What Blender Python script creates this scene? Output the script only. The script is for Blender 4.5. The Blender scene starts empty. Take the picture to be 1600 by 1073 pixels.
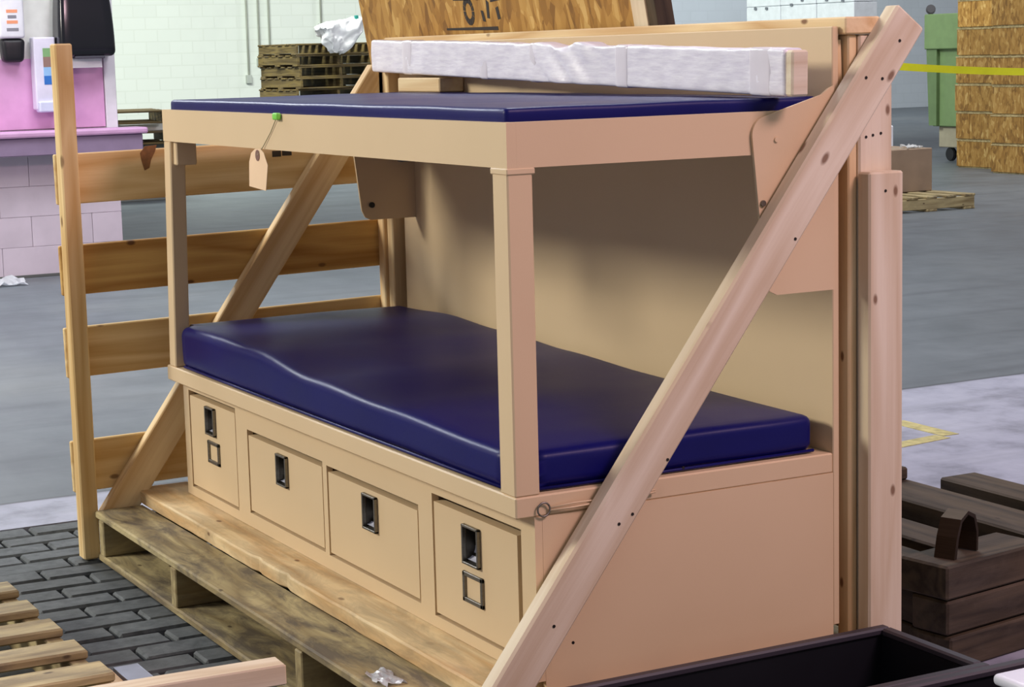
import bpy, bmesh, math, random
from mathutils import Vector, Matrix, Euler, noise

random.seed(7)
scene = bpy.context.scene
COL = scene.collection
R = math.radians

# ------------------------------------------------------------------ camera
cam_d = bpy.data.cameras.new('camera')
cam = bpy.data.objects.new('camera', cam_d)
COL.objects.link(cam)
cam.location = (3.18509, -1.69719, 1.35395)
cam.rotation_euler = (R(81.71762), R(1.46064), R(61.72366))
cam_d.sensor_width = 36.0
cam_d.lens = 3109.01 / 1600 * 36.0
cam_d.clip_end = 200
scene.camera = cam

# ------------------------------------------------------------------ world, lamps, exposure
w = bpy.data.worlds.new('World'); scene.world = w
w.use_nodes = True
bg = w.node_tree.nodes['Background']
bg.inputs[0].default_value = (0.93, 0.92, 1.0, 1)
bg.inputs[1].default_value = 0.30


def area(name, loc, target, sx, sy, power, color):
    d = bpy.data.lights.new(name, 'AREA')
    d.shape = 'RECTANGLE'; d.size = sx; d.size_y = sy
    d.energy = power; d.color = color
    o = bpy.data.objects.new(name, d); COL.objects.link(o)
    o.location = loc
    o.rotation_euler = (Vector(target) - Vector(loc)).to_track_quat('-Z', 'Y').to_euler()
    return o


area('loading_door_daylight', (-4.5, -7.0, 4.2), (-0.9, 0.4, 0.7), 2.4, 1.4, 560, (1.0, 0.95, 0.84))
area('ceiling_lamp_bay', (4.6, 2.6, 5.6), (0.0, 0.4, 0.7), 2.4, 1.2, 330, (1.0, 0.66, 0.74))
area('ceiling_lamp_row', (-4.5, 3.0, 6.5), (-4.5, 3.0, 0), 3.0, 1.4, 260, (0.93, 0.97, 1.0))
area('far_wall_fill', (-18.0, 4.0, 7.0), (-24.5, 8.5, 1.0), 6.0, 2.0, 1500, (0.93, 1.0, 0.93))  # unseen fill light, added to brighten the white far wall and the bag
area('right_wall_fill', (-25.5, 19.0, 7.0), (-30.6, 21.0, 1.5), 6.0, 2.0, 430, (0.93, 0.98, 1.0))  # out-of-view light added to lift the right stretch of far wall
area('mattress_edge_fill', (-9.5, -1.2, 5.2), (-1.2, 0.3, 0.6), 3.0, 1.6, 340, (0.88, 0.94, 1.0))  # added out of frame for the blue highlight along the mattress edge
area('ceiling_lamp_wash', (-7.4, 0.6, 4.5), (-9.6, 1.8, 1.0), 2.0, 1.0, 75, (0.96, 0.93, 1.0))
area('ceiling_lamp_stock', (-9.5, 10.5, 7.0), (-13.5, 13.0, 0.8), 4.0, 2.0, 420, (0.98, 0.98, 1.0))

vs = scene.view_settings
vs.view_transform = 'Standard'; vs.look = 'None'
vs.exposure = 0.0; vs.gamma = 1.0; vs.use_curve_mapping = False


# ------------------------------------------------------------------ material helpers
def srgb(r, g, b):
    def c(v):
        v /= 255.0
        return v / 12.92 if v <= 0.04045 else ((v + 0.055) / 1.055) ** 2.4
    return (c(r), c(g), c(b), 1.0)


class NT:
    def __init__(self, name):
        self.m = bpy.data.materials.new(name); self.m.use_nodes = True
        self.t = self.m.node_tree; self.n = self.t.nodes; self.l = self.t.links
        self.bsdf = self.n['Principled BSDF']

    def new(self, kind, **kw):
        nd = self.n.new(kind)
        for k, v in kw.items():
            setattr(nd, k, v)
        return nd

    def link(self, a, b):
        self.l.new(a, b)

    def math(self, op, a, b=None, clamp=False):
        nd = self.new('ShaderNodeMath', operation=op, use_clamp=clamp)
        for i, v in enumerate((a, b)):
            if v is None: continue
            if isinstance(v, (int, float)): nd.inputs[i].default_value = v
            else: self.link(v, nd.inputs[i])
        return nd.outputs[0]

    def mix(self, fac, a, b, mode='MIX'):
        nd = self.new('ShaderNodeMix', data_type='RGBA', blend_type=mode)
        for s, v in ((nd.inputs[0], fac), (nd.inputs[6], a), (nd.inputs[7], b)):
            if isinstance(v, (int, float, tuple)): s.default_value = v
            else: self.link(v, s)
        return nd.outputs[2]

    def coords(self, scale=(1, 1, 1), rand=True):
        tc = self.new('ShaderNodeTexCoord')
        out = tc.outputs['Object']
        if rand:
            oi = self.new('ShaderNodeObjectInfo')
            mul = self.math('MULTIPLY', oi.outputs['Random'], 37.0)
            add = self.new('ShaderNodeVectorMath', operation='ADD')
            self.link(out, add.inputs[0]); self.link(mul, add.inputs[1]); out = add.outputs[0]
        mp = self.new('ShaderNodeMapping'); mp.inputs['Scale'].default_value = scale
        self.link(out, mp.inputs['Vector'])
        return mp.outputs[0]

    def noise(self, vec, scale, detail=3, rough=0.55, dist=0.0):
        nd = self.new('ShaderNodeTexNoise')
        nd.inputs['Scale'].default_value = scale; nd.inputs['Detail'].default_value = detail
        nd.inputs['Roughness'].default_value = rough; nd.inputs['Distortion'].default_value = dist
        self.link(vec, nd.inputs['Vector'])
        return nd.outputs[0]

    def ramp(self, fac, stops):
        nd = self.new('ShaderNodeValToRGB'); cr = nd.color_ramp
        while len(cr.elements) < len(stops): cr.elements.new(0.5)
        for e, (p, c) in zip(cr.elements, stops):
            e.position = p; e.color = c if isinstance(c, tuple) else (c, c, c, 1)
        self.link(fac, nd.inputs[0])
        return nd.outputs[0]

    def bump(self, height, strength=0.2, dist=0.01):
        nd = self.new('ShaderNodeBump'); nd.inputs['Strength'].default_value = strength
        nd.inputs['Distance'].default_value = dist
        self.link(height, nd.inputs['Height']); self.link(nd.outputs[0], self.bsdf.inputs['Normal'])

    def out(self, color=None, rough=None, metal=None, spec=None):
        for k, v in (('Base Color', color), ('Roughness', rough), ('Metallic', metal), ('Specular IOR Level', spec)):
            if v is None: continue
            if isinstance(v, (int, float, tuple)): self.bsdf.inputs[k].default_value = v
            else: self.link(v, self.bsdf.inputs[k])
        return self.m


CACHE = {}


def plain(name, rgb, rough=0.5, metal=0.0, spec=0.5, var=0.08, scale=8.0):
    if name in CACHE: return CACHE[name]
    t = NT(name)
    c = srgb(*rgb)
    v = t.coords()
    n = t.noise(v, scale, 4)
    lo = tuple(x * (1 - var) for x in c[:3]) + (1,); hi = tuple(min(1, x * (1 + var)) for x in c[:3]) + (1,)
    col = t.ramp(n, [(0.3, lo), (0.7, hi)])
    CACHE[name] = t.out(col, rough, metal, spec)
    return CACHE[name]


TONES = {
  # light, dark, knot
    'cream': ((230, 205, 160), (205, 168, 118), (105, 62, 32)),
    'pine': ((228, 200, 146), (202, 164, 104), (96, 56, 26)),
    'pink': ((224, 211, 186), (204, 184, 154), (112, 76, 50)),
    'amber': ((206, 166, 98), (172, 126, 64), (80, 44, 20)),
    'old': ((188, 172, 128), (142, 124, 86), (64, 44, 26)),
    'dark': ((80, 68, 52), (46, 38, 29), (24, 18, 13)),
    'far': ((118, 100, 58), (74, 60, 32), (36, 28, 16)),
}


def wood(tone='pine', axis='x', dirt=0.0, knots=0.5, rings=9.0):
    key = ('wood', tone, axis, dirt, knots, rings)
    if key in CACHE: return CACHE[key]
    t = NT('wood_%s_%s' % (tone, axis))
    a = 'xyz'.index(axis)
    lt, dk, kn = [srgb(*c) for c in TONES[tone]]

    def sc(along, across):
        s = [across] * 3; s[a] = along; return tuple(s)
    fine = t.noise(t.coords(sc(3, 110)), 1.0, 4, 0.6)
    broad = t.noise(t.coords(sc(0.9, 9)), 1.0, 2, 0.5, 0.4)
    ring = t.math('PINGPONG', t.math('MULTIPLY', broad, rings), 1.0)
    fac = t.math('ADD', t.math('MULTIPLY', ring, 0.55), t.math('MULTIPLY', fine, 0.45))
    col = t.ramp(fac, [(0.25, lt), (0.8, dk)])
    vor = t.new('ShaderNodeTexVoronoi', voronoi_dimensions='2D'); vor.inputs['Scale'].default_value = 1.0
    wob = t.noise(t.coords(sc(9, 14)), 1.0, 2)
    sp_ = t.new('ShaderNodeSeparateXYZ'); t.link(t.coords(), sp_.inputs[0])
    o1, o2 = [sp_.outputs[i] for i in range(3) if i != a]
    cb_ = t.new('ShaderNodeCombineXYZ')
    t.link(t.math('MULTIPLY', sp_.outputs[a], 4.6), cb_.inputs[0])
    t.link(t.math('MULTIPLY', t.math('ADD', o1, o2), 9.0), cb_.inputs[1])
    t.link(cb_.outputs[0], vor.inputs['Vector'])
    d = t.math('ADD', vor.outputs['Distance'], t.math('MULTIPLY', wob, 0.05))
    kf = t.ramp(d, [(0.035 + 0.07 * knots, 1.0), (0.055 + 0.12 * knots, 0.0)])
    vs_c = t.new('ShaderNodeSeparateColor'); t.link(vor.outputs['Color'], vs_c.inputs[0])
    kf = t.math('MULTIPLY', kf, t.ramp(vs_c.outputs[0], [(0.42, 0.0), (0.62, 1.0)]))
    kf = t.math('MULTIPLY', kf, 0.85 if knots > 0 else 0.0)
    col = t.mix(kf, col, kn)
    if dirt > 0:
        dn = t.noise(t.coords(sc(5, 16)), 1.0, 6, 0.68, 0.6)
        df = t.ramp(dn, [(0.42, 0.0), (0.62, 1.0)])
        df = t.math('MULTIPLY', df, dirt)
        col = t.mix(df, col, srgb(94, 84, 72))
    t.bump(fine, 0.25, 0.003)
    CACHE[key] = t.out(col, 0.68, 0.0, 0.3)
    return CACHE[key]


def osb(axis='z', bright=1.0):
    key = ('osb', axis, bright)
    if key in CACHE: return CACHE[key]
    t = NT('osb_' + axis)
    a = 'xyz'.index(axis)

    def sc(al, ac):
        s = [ac] * 3; s[a] = al; return tuple(s)
    cols = None
    warp = t.noise(t.coords((3, 3, 3)), 2.0, 2)
    out = None
    for i, (al, ac) in enumerate(((13, 30), (20, 50))):
        v = t.new('ShaderNodeTexVoronoi'); v.inputs['Scale'].default_value = 1.0
        mp = t.coords(sc(al, ac))
        add = t.new('ShaderNodeVectorMath', operation='ADD')
        t.link(mp, add.inputs[0])
        t.link(t.math('MULTIPLY', warp, 1.2), add.inputs[1])
        t.link(add.outputs[0], v.inputs['Vector'])
        sep = t.new('ShaderNodeSeparateColor'); t.link(v.outputs['Color'], sep.inputs[0])
        out = sep.outputs[0] if out is None else t.math('ADD', t.math('MULTIPLY', out, 0.6), t.math('MULTIPLY', sep.outputs[1], 0.4))

    def b(r, g, bb): return srgb(min(255, r * bright), min(255, g * bright), min(255, bb * bright))
    col = t.ramp(out, [(0.08, b(128, 90, 38)), (0.4, b(164, 120, 54)), (0.75, b(188, 146, 76)), (0.95, b(212, 176, 108))])
    t.bump(out, 0.25, 0.003)
    CACHE[key] = t.out(col, 0.6, 0, 0.35)
    return CACHE[key]


def paint_mat():
    if 'paint' in CACHE: return CACHE['paint']
    t = NT('tan_powder_coat')
    v = t.coords(rand=False)
    big = t.noise(v, 2.0, 3)
    col = t.ramp(big, [(0.3, srgb(211, 186, 148)), (0.7, srgb(217, 192, 154))])
    pe = t.noise(v, 420.0, 2)
    t.bump(pe, 0.06, 0.002)
    CACHE['paint'] = t.out(col, 0.5, 0, 0.4)
    return CACHE['paint']


def vinyl_mat():
    if 'vinyl' in CACHE: return CACHE['vinyl']
    t = NT('navy_vinyl')
    v = t.coords(rand=False)
    n = t.noise(v, 3.0, 4)
    col = t.ramp(n, [(0.3, srgb(11, 12, 82)), (0.7, srgb(14, 15, 92))])
    fine = t.noise(v, 260.0, 2)
    t.bump(fine, 0.08, 0.002)
    rr = t.ramp(n, [(0.3, 0.36), (0.7, 0.43)])
    CACHE['vinyl'] = t.out(col, rr, 0, 0.2)
    return CACHE['vinyl']


def floor_mat():
    t = NT('worn_concrete_floor')
    tc = t.new('ShaderNodeTexCoord'); P = tc.outputs['Object']
    sep = t.new('ShaderNodeSeparateXYZ'); t.link(P, sep.inputs[0])
    wv = t.noise(P, 1.3, 3)
    xs = t.math('ADD', sep.outputs[0], t.math('MULTIPLY', t.math('SUBTRACT', wv, 0.5), 0.05))
    # dark drive lane beyond the joint, pale slab in front of it
    slab = t.math('GREATER_THAN', xs, -2.95)
    big = t.noise(P, 0.45, 5, 0.6)
    mid = t.noise(P, 3.5, 5, 0.65)
    lane = t.ramp(big, [(0.3, srgb(84, 92, 98)), (0.52, srgb(104, 111, 116)), (0.7, srgb(122, 126, 126))])
    lane = t.mix(0.35, lane, t.ramp(mid, [(0.3, srgb(80, 86, 92)), (0.7, srgb(122, 128, 134))]))
    pale = t.ramp(mid, [(0.28, srgb(118, 120, 132)), (0.5, srgb(158, 160, 176)), (0.75, srgb(176, 178, 192))])
    col = t.mix(slab, lane, pale)
    # worn tyre streaks along the lane
    mp = t.new('ShaderNodeMapping'); mp.inputs['Scale'].default_value = (3.0, 0.25, 1); t.link(P, mp.inputs[0])
    st = t.noise(mp.outputs[0], 1.6, 4, 0.6)
    sf = t.math('MULTIPLY', t.ramp(st, [(0.5, 0.0), (0.7, 1.0)]), 0.35)
    col = t.mix(sf, col, srgb(70, 74, 80))
    # joint line
    jd = t.math('ABSOLUTE', t.math('ADD', xs, 2.95))
    jf = t.ramp(jd, [(0.0, 0.8), (0.02, 0.0)])
    col = t.mix(jf, col, srgb(58, 60, 64))
    t.bump(mid, 0.1, 0.01)
    rr = t.ramp(big, [(0.3, 0.42), (0.7, 0.6)])
    return t.out(col, rr, 0, 0.4)


def paver_mat():
    t = NT('dark_paver')
    oi = t.new('ShaderNodeObjectInfo')
    n = t.noise(t.coords(), 26.0, 5, 0.65)
    a = t.ramp(n, [(0.3, srgb(62, 66, 68)), (0.7, srgb(98, 102, 104))])
    col = t.mix(t.math('MULTIPLY', oi.outputs['Random'], 0.4), a, srgb(74, 76, 74))
    t.bump(n, 0.4, 0.006)
    return t.out(col, 0.7, 0, 0.35)


def wall_mat(name, rgb, joint, bw=0.4, bh=0.2, depth=0.35):
    t = NT(name)
    tc = t.new('ShaderNodeTexCoord')
    sep = t.new('ShaderNodeSeparateXYZ'); t.link(tc.outputs['Object'], sep.inputs[0])
    cmb = t.new('ShaderNodeCombineXYZ')
    t.link(t.math('ADD', sep.outputs[1], sep.outputs[0]), cmb.inputs[0]); t.link(sep.outputs[2], cmb.inputs[1])
    br = t.new('ShaderNodeTexBrick')
    br.inputs['Scale'].default_value = 1.0
    br.inputs['Brick Width'].default_value = bw; br.inputs['Row Height'].default_value = bh
    br.inputs['Mortar Size'].default_value = 0.012; br.inputs['Mortar Smooth'].default_value = 0.4
    t.link(cmb.outputs[0], br.inputs['Vector'])
    br.inputs['Color1'].default_value = srgb(*rgb); br.inputs['Color2'].default_value = srgb(*[c * 0.985 for c in rgb])
    br.inputs['Mortar'].default_value = srgb(*joint)
    n = t.noise(tc.outputs['Object'], 1.2, 4)
    col = t.mix(t.math('MULTIPLY', t.ramp(n, [(0.5, 0.0), (0.75, 1.0)]), 0.25), br.outputs[0], srgb(*[c * 0.9 for c in rgb]))
    t.bump(t.math('SUBTRACT', 1.0, br.outputs['Fac']), depth, 0.02)
    return t.out(col, 0.6, 0, 0.3)


def metal(name, rgb, rough=0.35):
    if name in CACHE: return CACHE[name]
    t = NT(name)
    n = t.noise(t.coords((2, 2, 60)), 6.0, 3)
    c = srgb(*rgb)
    col = t.ramp(n, [(0.3, tuple(x * 0.8 for x in c[:3]) + (1,)), (0.7, c)])
    CACHE[name] = t.out(col, rough, 1.0, 0.5)
    return CACHE[name]


# ------------------------------------------------------------------ object helpers
def wmat(o):
    m = o.matrix_basis.copy()
    if o.parent: m = wmat(o.parent) @ o.matrix_parent_inverse @ m
    return m


def link(o, parent=None):
    COL.objects.link(o)
    if parent:
        o.parent = parent
        o.matrix_parent_inverse = wmat(parent).inverted()
    return o


def tag(o, label=None, cat=None, group=None, kind=None):
    if label: o['label'] = label
    if cat: o['category'] = cat
    if group: o['group'] = group
    if kind: o['kind'] = kind
    return o


def thing(name, loc, label, cat, group=None, rotz=0.0):
    o = bpy.data.objects.new(name, None)
    o.empty_display_size = 0.1
    o.location = loc; o.rotation_euler = (0, 0, rotz)
    COL.objects.link(o)
    return tag(o, label, cat, group)


def finish(name, bm, mat, parent=None, loc=(0, 0, 0), rot=None, smooth=False):
    me = bpy.data.meshes.new(name)
    bm.normal_update(); bm.to_mesh(me); bm.free()
    if isinstance(mat, (list, tuple)):
        for m in mat: me.materials.append(m)
    else: me.materials.append(mat)
    if smooth:
        for p in me.polygons: p.use_smooth = True
    o = bpy.data.objects.new(name, me)
    o.location = loc
    if rot is not None: o.rotation_euler = rot
    return link(o, parent)


def bm_box(bm, c, s, bev=0.0, M=None, seg=1, mi=0):
    ret = bmesh.ops.create_cube(bm, size=1.0)
    vs_ = ret['verts']
    for v in vs_: v.co = Vector((v.co.x * s[0] + c[0], v.co.y * s[1] + c[1], v.co.z * s[2] + c[2]))
    if mi:
        for f in {f for v in vs_ for f in v.link_faces}: f.material_index = mi
    if bev > 0:
        es = list({e for v in vs_ for e in v.link_edges})
        r2 = bmesh.ops.bevel(bm, geom=es, offset=min(bev, min(s) * 0.45), segments=seg, affect='EDGES', profile=0.5)
        vs_ = list({v for f in r2['faces'] for v in f.verts} | {v for v in vs_ if v.is_valid})
    if M is not None:
        for v in vs_: v.co = M @ v.co
    return vs_


def box(name, x, y, z, mat, parent=None, bev=0.002, rot=None, seg=1):
    c = ((x[0] + x[1]) / 2, (y[0] + y[1]) / 2, (z[0] + z[1]) / 2)
    s = (abs(x[1] - x[0]), abs(y[1] - y[0]), abs(z[1] - z[0]))
    bm = bmesh.new(); bm_box(bm, (0, 0, 0), s, bev, seg=seg)
    return finish(name, bm, mat, parent, c, rot)


def timber(name, a, b, normal, width, thick, mat, parent=None, bev=0.003, cut=None, warp=0.0):
    """A board from a to b (centre line of its body); local x runs along it, local z is `normal`."""
    a = Vector(a); b = Vector(b)
    X = (b - a).normalized(); Z = Vector(normal); Z = (Z - X * Z.dot(X)).normalized(); Y = Z.cross(X)
    L = (b - a).length
    bm = bmesh.new(); bm_box(bm, (0, 0, 0), (L, width, thick), bev)
    if warp:
        bmesh.ops.subdivide_edges(bm, edges=[e for e in bm.edges if abs((e.verts[0].co - e.verts[1].co).x) > L * 0.7], cuts=8)
        for v in bm.verts: v.co.y += warp * (1 - (2 * v.co.x / L) ** 2); v.co.z += 0.3 * warp * noise.noise(Vector((v.co.x * 3, 1, 2)))
    M = Matrix((X, Y, Z)).transposed().to_4x4()
    o = finish(name, bm, mat, None)
    o.matrix_basis = Matrix.Translation((a + b) / 2) @ M
    if parent:
        o.parent = parent; o.matrix_parent_inverse = wmat(parent).inverted()
    return o


def prism(name, pts, axis, lo, hi, mat, parent=None, bev=0.0):
    """Extrude a polygon. axis='x': pts are (y,z); 'y': (x,z); 'z': (x,y)."""
    def P(p, h):
        return {'x': (h, p[0], p[1]), 'y': (p[0], h, p[1]), 'z': (p[0], p[1], h)}[axis]
    bm = bmesh.new()
    A = [bm.verts.new(P(p, lo)) for p in pts]; B = [bm.verts.new(P(p, hi)) for p in pts]
    n = len(pts)
    bm.faces.new(A); bm.faces.new(B[::-1])
    for i in range(n): bm.faces.new((A[i], B[i], B[(i + 1) % n], A[(i + 1) % n]))
    bmesh.ops.recalc_face_normals(bm, faces=bm.faces)
    if bev: bmesh.ops.bevel(bm, geom=[e for e in bm.edges], offset=bev, segments=1, affect='EDGES')
    c = sum((v.co for v in bm.verts), Vector()) / len(bm.verts)
    for v in bm.verts: v.co -= c
    return finish(name, bm, mat, parent, c)


def axis_list(L, r, n):
    h = L / 2
    ins = [-h, -h + r * 0.12, -h + r * 0.3, -h + r * 0.6, -h + r]
    mid = [(-h + r) + (L - 2 * r) * i / n for i in range(1, n)]
    return ins + mid + [-v for v in ins[::-1]]


def rbox_bm(s, r, n, fn=None):
    """Rounded box with a grid on each side; fn(co)->co displaces."""
    bm = bmesh.new()
    ax = [axis_list(s[i], r, n[i]) for i in range(3)]
    vd = {}

    def V(i, j, k):
        key = (i, j, k)
        if key not in vd:
            p = Vector((ax[0][i], ax[1][j], ax[2][k]))
            q = Vector([max(-s[t] / 2 + r, min(s[t] / 2 - r, p[t])) for t in range(3)])
            d = p - q
            if d.length > 1e-9: p = q + d.normalized() * min(r, max(abs(d.x), abs(d.y), abs(d.z)))
            vd[key] = bm.verts.new(p)
        return vd[key]
    N = [len(a) - 1 for a in ax]
    for a in range(3):
        b, c = [t for t in range(3) if t != a]
        for side in (0, N[a]):
            for i in range(N[b]):
                for j in range(N[c]):
                    q = []
                    for di, dj in ((0, 0), (1, 0), (1, 1), (0, 1)):
                        idx = [0, 0, 0]; idx[a] = side; idx[b] = i + di; idx[c] = j + dj
                        q.append(V(*idx))
                    bm.faces.new(q)
    bmesh.ops.recalc_face_normals(bm, faces=bm.faces)
    if fn:
        for v in bm.verts: v.co = fn(v.co.copy())
    return bm


def rbox(name, c, s, r, n, mat, parent=None, fn=None, rot=None):
    return finish(name, rbox_bm(s, r, n, fn), mat, parent, c, rot, smooth=True)


def tube_bm(bm, pts, rad, seg=8, closed=False):
    pts = [Vector(p) for p in pts]
    rings = []
    n = len(pts)
    for i, p in enumerate(pts):
        if closed: t = (pts[(i + 1) % n] - pts[i - 1]).normalized()
        else: t = (pts[min(i + 1, n - 1)] - pts[max(i - 1, 0)]).normalized()
        up = Vector((0, 0, 1)) if abs(t.z) < 0.9 else Vector((1, 0, 0))
        u = t.cross(up).normalized(); v = t.cross(u)
        rings.append([bm.verts.new(p + rad * (math.cos(2 * math.pi * k / seg) * u + math.sin(2 * math.pi * k / seg) * v)) for k in range(seg)])
    for i in range(n if closed else n - 1):
        a, b = rings[i], rings[(i + 1) % n]
        for k in range(seg): bm.faces.new((a[k], a[(k + 1) % seg], b[(k + 1) % seg], b[k]))
    if not closed:
        bm.faces.new(rings[0][::-1]); bm.faces.new(rings[-1])
    bmesh.ops.recalc_face_normals(bm, faces=bm.faces)


def tube(name, pts, rad, mat, parent=None, seg=8, closed=False):
    c = sum((Vector(p) for p in pts), Vector()) / len(pts)
    bm = bmesh.new(); tube_bm(bm, [Vector(p) - c for p in pts], rad, seg, closed)
    return finish(name, bm, mat, parent, c, smooth=True)


def disc(name, c, axis, rad, depth, mat, parent=None, seg=20, bev=0.0):
    bm = bmesh.new()
    bmesh.ops.create_cone(bm, cap_ends=True, segments=seg, radius1=rad, radius2=rad, depth=depth)
    if bev: bmesh.ops.bevel(bm, geom=[e for e in bm.edges if len(e.link_faces) == 2 and any(len(f.verts) > 4 for f in e.link_faces)], offset=bev, segments=2, affect='EDGES')
    q = Vector((0, 0, 1)).rotation_difference(Vector(axis)).to_matrix().to_4x4()
    for v in bm.verts: v.co = q @ v.co
    return finish(name, bm, mat, parent, c, smooth=False)


def copy_tree(root, loc, rotz=0.0, label=None, parent=None):
    c = root.copy(); COL.objects.link(c)
    if parent is None:
        c.location = loc; c.rotation_euler = (0, 0, rotz)
        if label: c['label'] = label
    else:
        c.parent = parent; c.matrix_parent_inverse = root.matrix_parent_inverse.copy()
    for ch in list(root.children): copy_tree(ch, None, parent=c)
    return c


PAINT = paint_mat(); VINYL = vinyl_mat()
STEEL = metal('brushed_steel', (176, 178, 186), 0.3)
CUP = metal('cup_painted_shade', (96, 92, 86), 0.42)  # dark tone puts the pocket's dim reflection into the colour
LIP = plain('lip_painted_glint', (206, 208, 222), 0.3, spec=0.7)  # pale tone paints the highlight on the pull lip
DKSTEEL = metal('dull_steel', (138, 134, 126), 0.45)
BLACK = plain('black_plastic', (20, 20, 26), 0.42)

# ================================================================== SETTING
PX0, PX1, PY0, PY1 = -2.6, 1.6, -1.75, 0.55       # paved bay


def floor_mesh():
    bm = bmesh.new()
    for x, y in (((-45, PX0), (-16, 40)), ((PX1, 12), (-16, 40)), ((PX0, PX1), (-16, PY0)), ((PX0, PX1), (PY1, 40))):
        bm_box(bm, ((x[0] + x[1]) / 2, (y[0] + y[1]) / 2, -0.15), (x[1] - x[0], y[1] - y[0], 0.3))
    bm_box(bm, ((PX0 + PX1) / 2, (PY0 + PY1) / 2, -0.16), (PX1 - PX0, PY1 - PY0, 0.28))
    return bm


floor = finish('floor', floor_mesh(), floor_mat())
tag(floor, kind='structure')

PAVER = paver_mat()
pav_mesh = []
for k in range(4):
    bm = bmesh.new(); bm_box(bm, (0, 0, 0), (0.105 - 0.009, 0.212 - 0.009, 0.03), 0.006)
    for v in bm.verts: v.co.z += random.uniform(-0.0012, 0.0012)
    me = bpy.data.meshes.new('paver'); bm.to_mesh(me); bm.free(); me.materials.append(PAVER); pav_mesh.append(me)
count = 0
far_bm = bmesh.new()
nx = int((PX1 - PX0) / 0.105); ny = int((PY1 - PY0) / 0.212) + 1
for i in range(nx):
    for j in range(ny):
        cx = PX0 + 0.0525 + i * 0.105
        cy = PY0 + 0.106 + j * 0.212 - (0.106 if i % 2 else 0)
        if cy - 0.1 < PY0 - 0.02 or cy + 0.1 > PY1 + 0.02: continue
        dz = -0.0165 + random.uniform(-0.002, 0.0015)
        seen = -1.15 < cy < 0.06 and cx < 0.3
        if seen and count < 290:
            o = bpy.data.objects.new('paver', random.choice(pav_mesh))
            o.location = (cx, cy, dz); o.rotation_euler = (random.uniform(-.006, .006), random.uniform(-.01, .01), random.uniform(-.02, .02))
            link(o, floor); count += 1
        else:
            bm_box(far_bm, (cx, cy, dz), (0.096, 0.203, 0.03), 0.005)
o = finish('outlying_pavers', far_bm, PAVER, floor); tag(o, kind='stuff')

# yellow painted marks on the pale slab
YEL = plain('worn_yellow_paint', (176, 166, 112), 0.6, var=0.3, scale=30)
ym = thing('floor_marking', (-2.2, 2.8, 0), 'worn yellow painted arrow mark on the pale concrete floor', 'floor marking')
timber('painted_stripe', (-2.42, 2.86, 0.001), (-2.11, 2.85, 0.001), (0, 0, 1), 0.07, 0.0015, YEL, ym, 0)
timber('painted_stripe', (-2.107, 2.81, 0.001), (-2.07, 2.56, 0.001), (0, 0, 1), 0.07, 0.0015, YEL, ym, 0)

# far block wall, left stretch white, right stretch greyed in colour for its dimmer light
wl = box('wall_back', (-29.4, -29.0), (-6, 15.5), (0, 7), wall_mat('white_block_wall', (236, 242, 232), (228, 234, 223), depth=0.08), None, 0)
tag(wl, kind='structure')
wr = box('wall_right', (-31.0, -30.6), (15.5, 40), (0, 7), wall_mat('dimmed_block_wall', (196, 204, 210), (191, 199, 205), depth=0.08), None, 0)
tag(wr, kind='structure')

# wash alcove wall of painted blocks (left)
LIL = plain('lilac_block_paint', (208, 196, 208), 0.55, var=0.1, scale=3)
ww = box('wall_left', (-9.98, -9.63), (-1.5, 2.225), (0, 3.2), plain('white_plaster', (232, 236, 228), 0.6), None, 0)
tag(ww, kind='structure')
bmk = [bmesh.new() for _ in range(3)]
blk = []
for bmv, L in zip(bmk, (0.392, 0.192, 0.392)):
    bm_box(bmv, (0, 0, 0), (0.04, L + 0.0055, 0.1935), 0.002)
    me = bpy.data.meshes.new('block'); bmv.to_mesh(me); bmv.free(); me.materials.append(LIL); blk.append(me)
for r in range(4):
    y = 2.225
    first = (r % 2 == 1)
    while y > -0.6:
        L = 0.2 if first else 0.4
        o = bpy.data.objects.new('block', blk[1] if first else blk[0])
        o.location = (-9.615 + random.uniform(-.001, .001), y - L / 2, 0.1 + r * 0.195)
        link(o, ww); y -= L; first = False
box('trim_panel', (-9.64, -9.60), (2.16, 2.235), (0.94, 3.2), plain('white_trim', (226, 226, 232), 0.4), ww, 0.004)
bb = box('baseboard_left', (-9.6, -9.585), (-1.5, 2.2), (0, 0.018), plain('grey_base', (92, 94, 92), 0.6), None, 0.002)
tag(bb, kind='structure')

# ================================================================== BUNK BED
bed = thing('bunk_bed', (-1.0, 0.37, 0.178), 'tan steel bunk bed with four drawers in its base, standing on a pallet', 'bunk bed')
ZB, ZR0, ZR1, ZU0, ZU1, ZT = 0.178, 0.497, 0.538, 1.148, 1.231, 1.391
L, LU, D = 2.005, 1.94, 0.731
# carcass: end panels, bottom, back, inner plate, face frame with four openings
bm = bmesh.new()
bm_box(bm, (-0.006, (0.0555 + D) / 2, (0.143 + ZR0) / 2), (0.012, D - 0.0555, ZR0 - 0.143), 0.0)
bm_box(bm, (-1.988, (0.0555 + D) / 2, (ZB + ZR0) / 2), (0.012, D - 0.0555, ZR0 - ZB), 0.0)
bm_box(bm, (-0.997, (0.06 + D) / 2, ZB + 0.006), (1.97, D - 0.06, 0.012))
bm_box(bm, (-0.997, 0.16, (ZB + ZR0) / 2), (1.97, 0.01, ZR0 - ZB - 0.002))
c0 = Vector((-1.0, 0.38, 0.33))
for v in bm.verts: v.co -= c0
finish('cabinet_carcass', bm, PAINT, bed, c0)
openings = [(-1.952, -1.592, 0.203, 0.472), (-1.511, -1.022, 0.214, 0.430), (-0.998, -0.508, 0.212, 0.425), (-0.441, -0.055, 0.203, 0.463)]
xs = sorted({-1.994, 0.0} | {v for o_ in openings for v in o_[:2]})
bm = bmesh.new()
col_edges = [-1.994] + [v for o_ in openings for v in o_[:2]] + [0.0]
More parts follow.
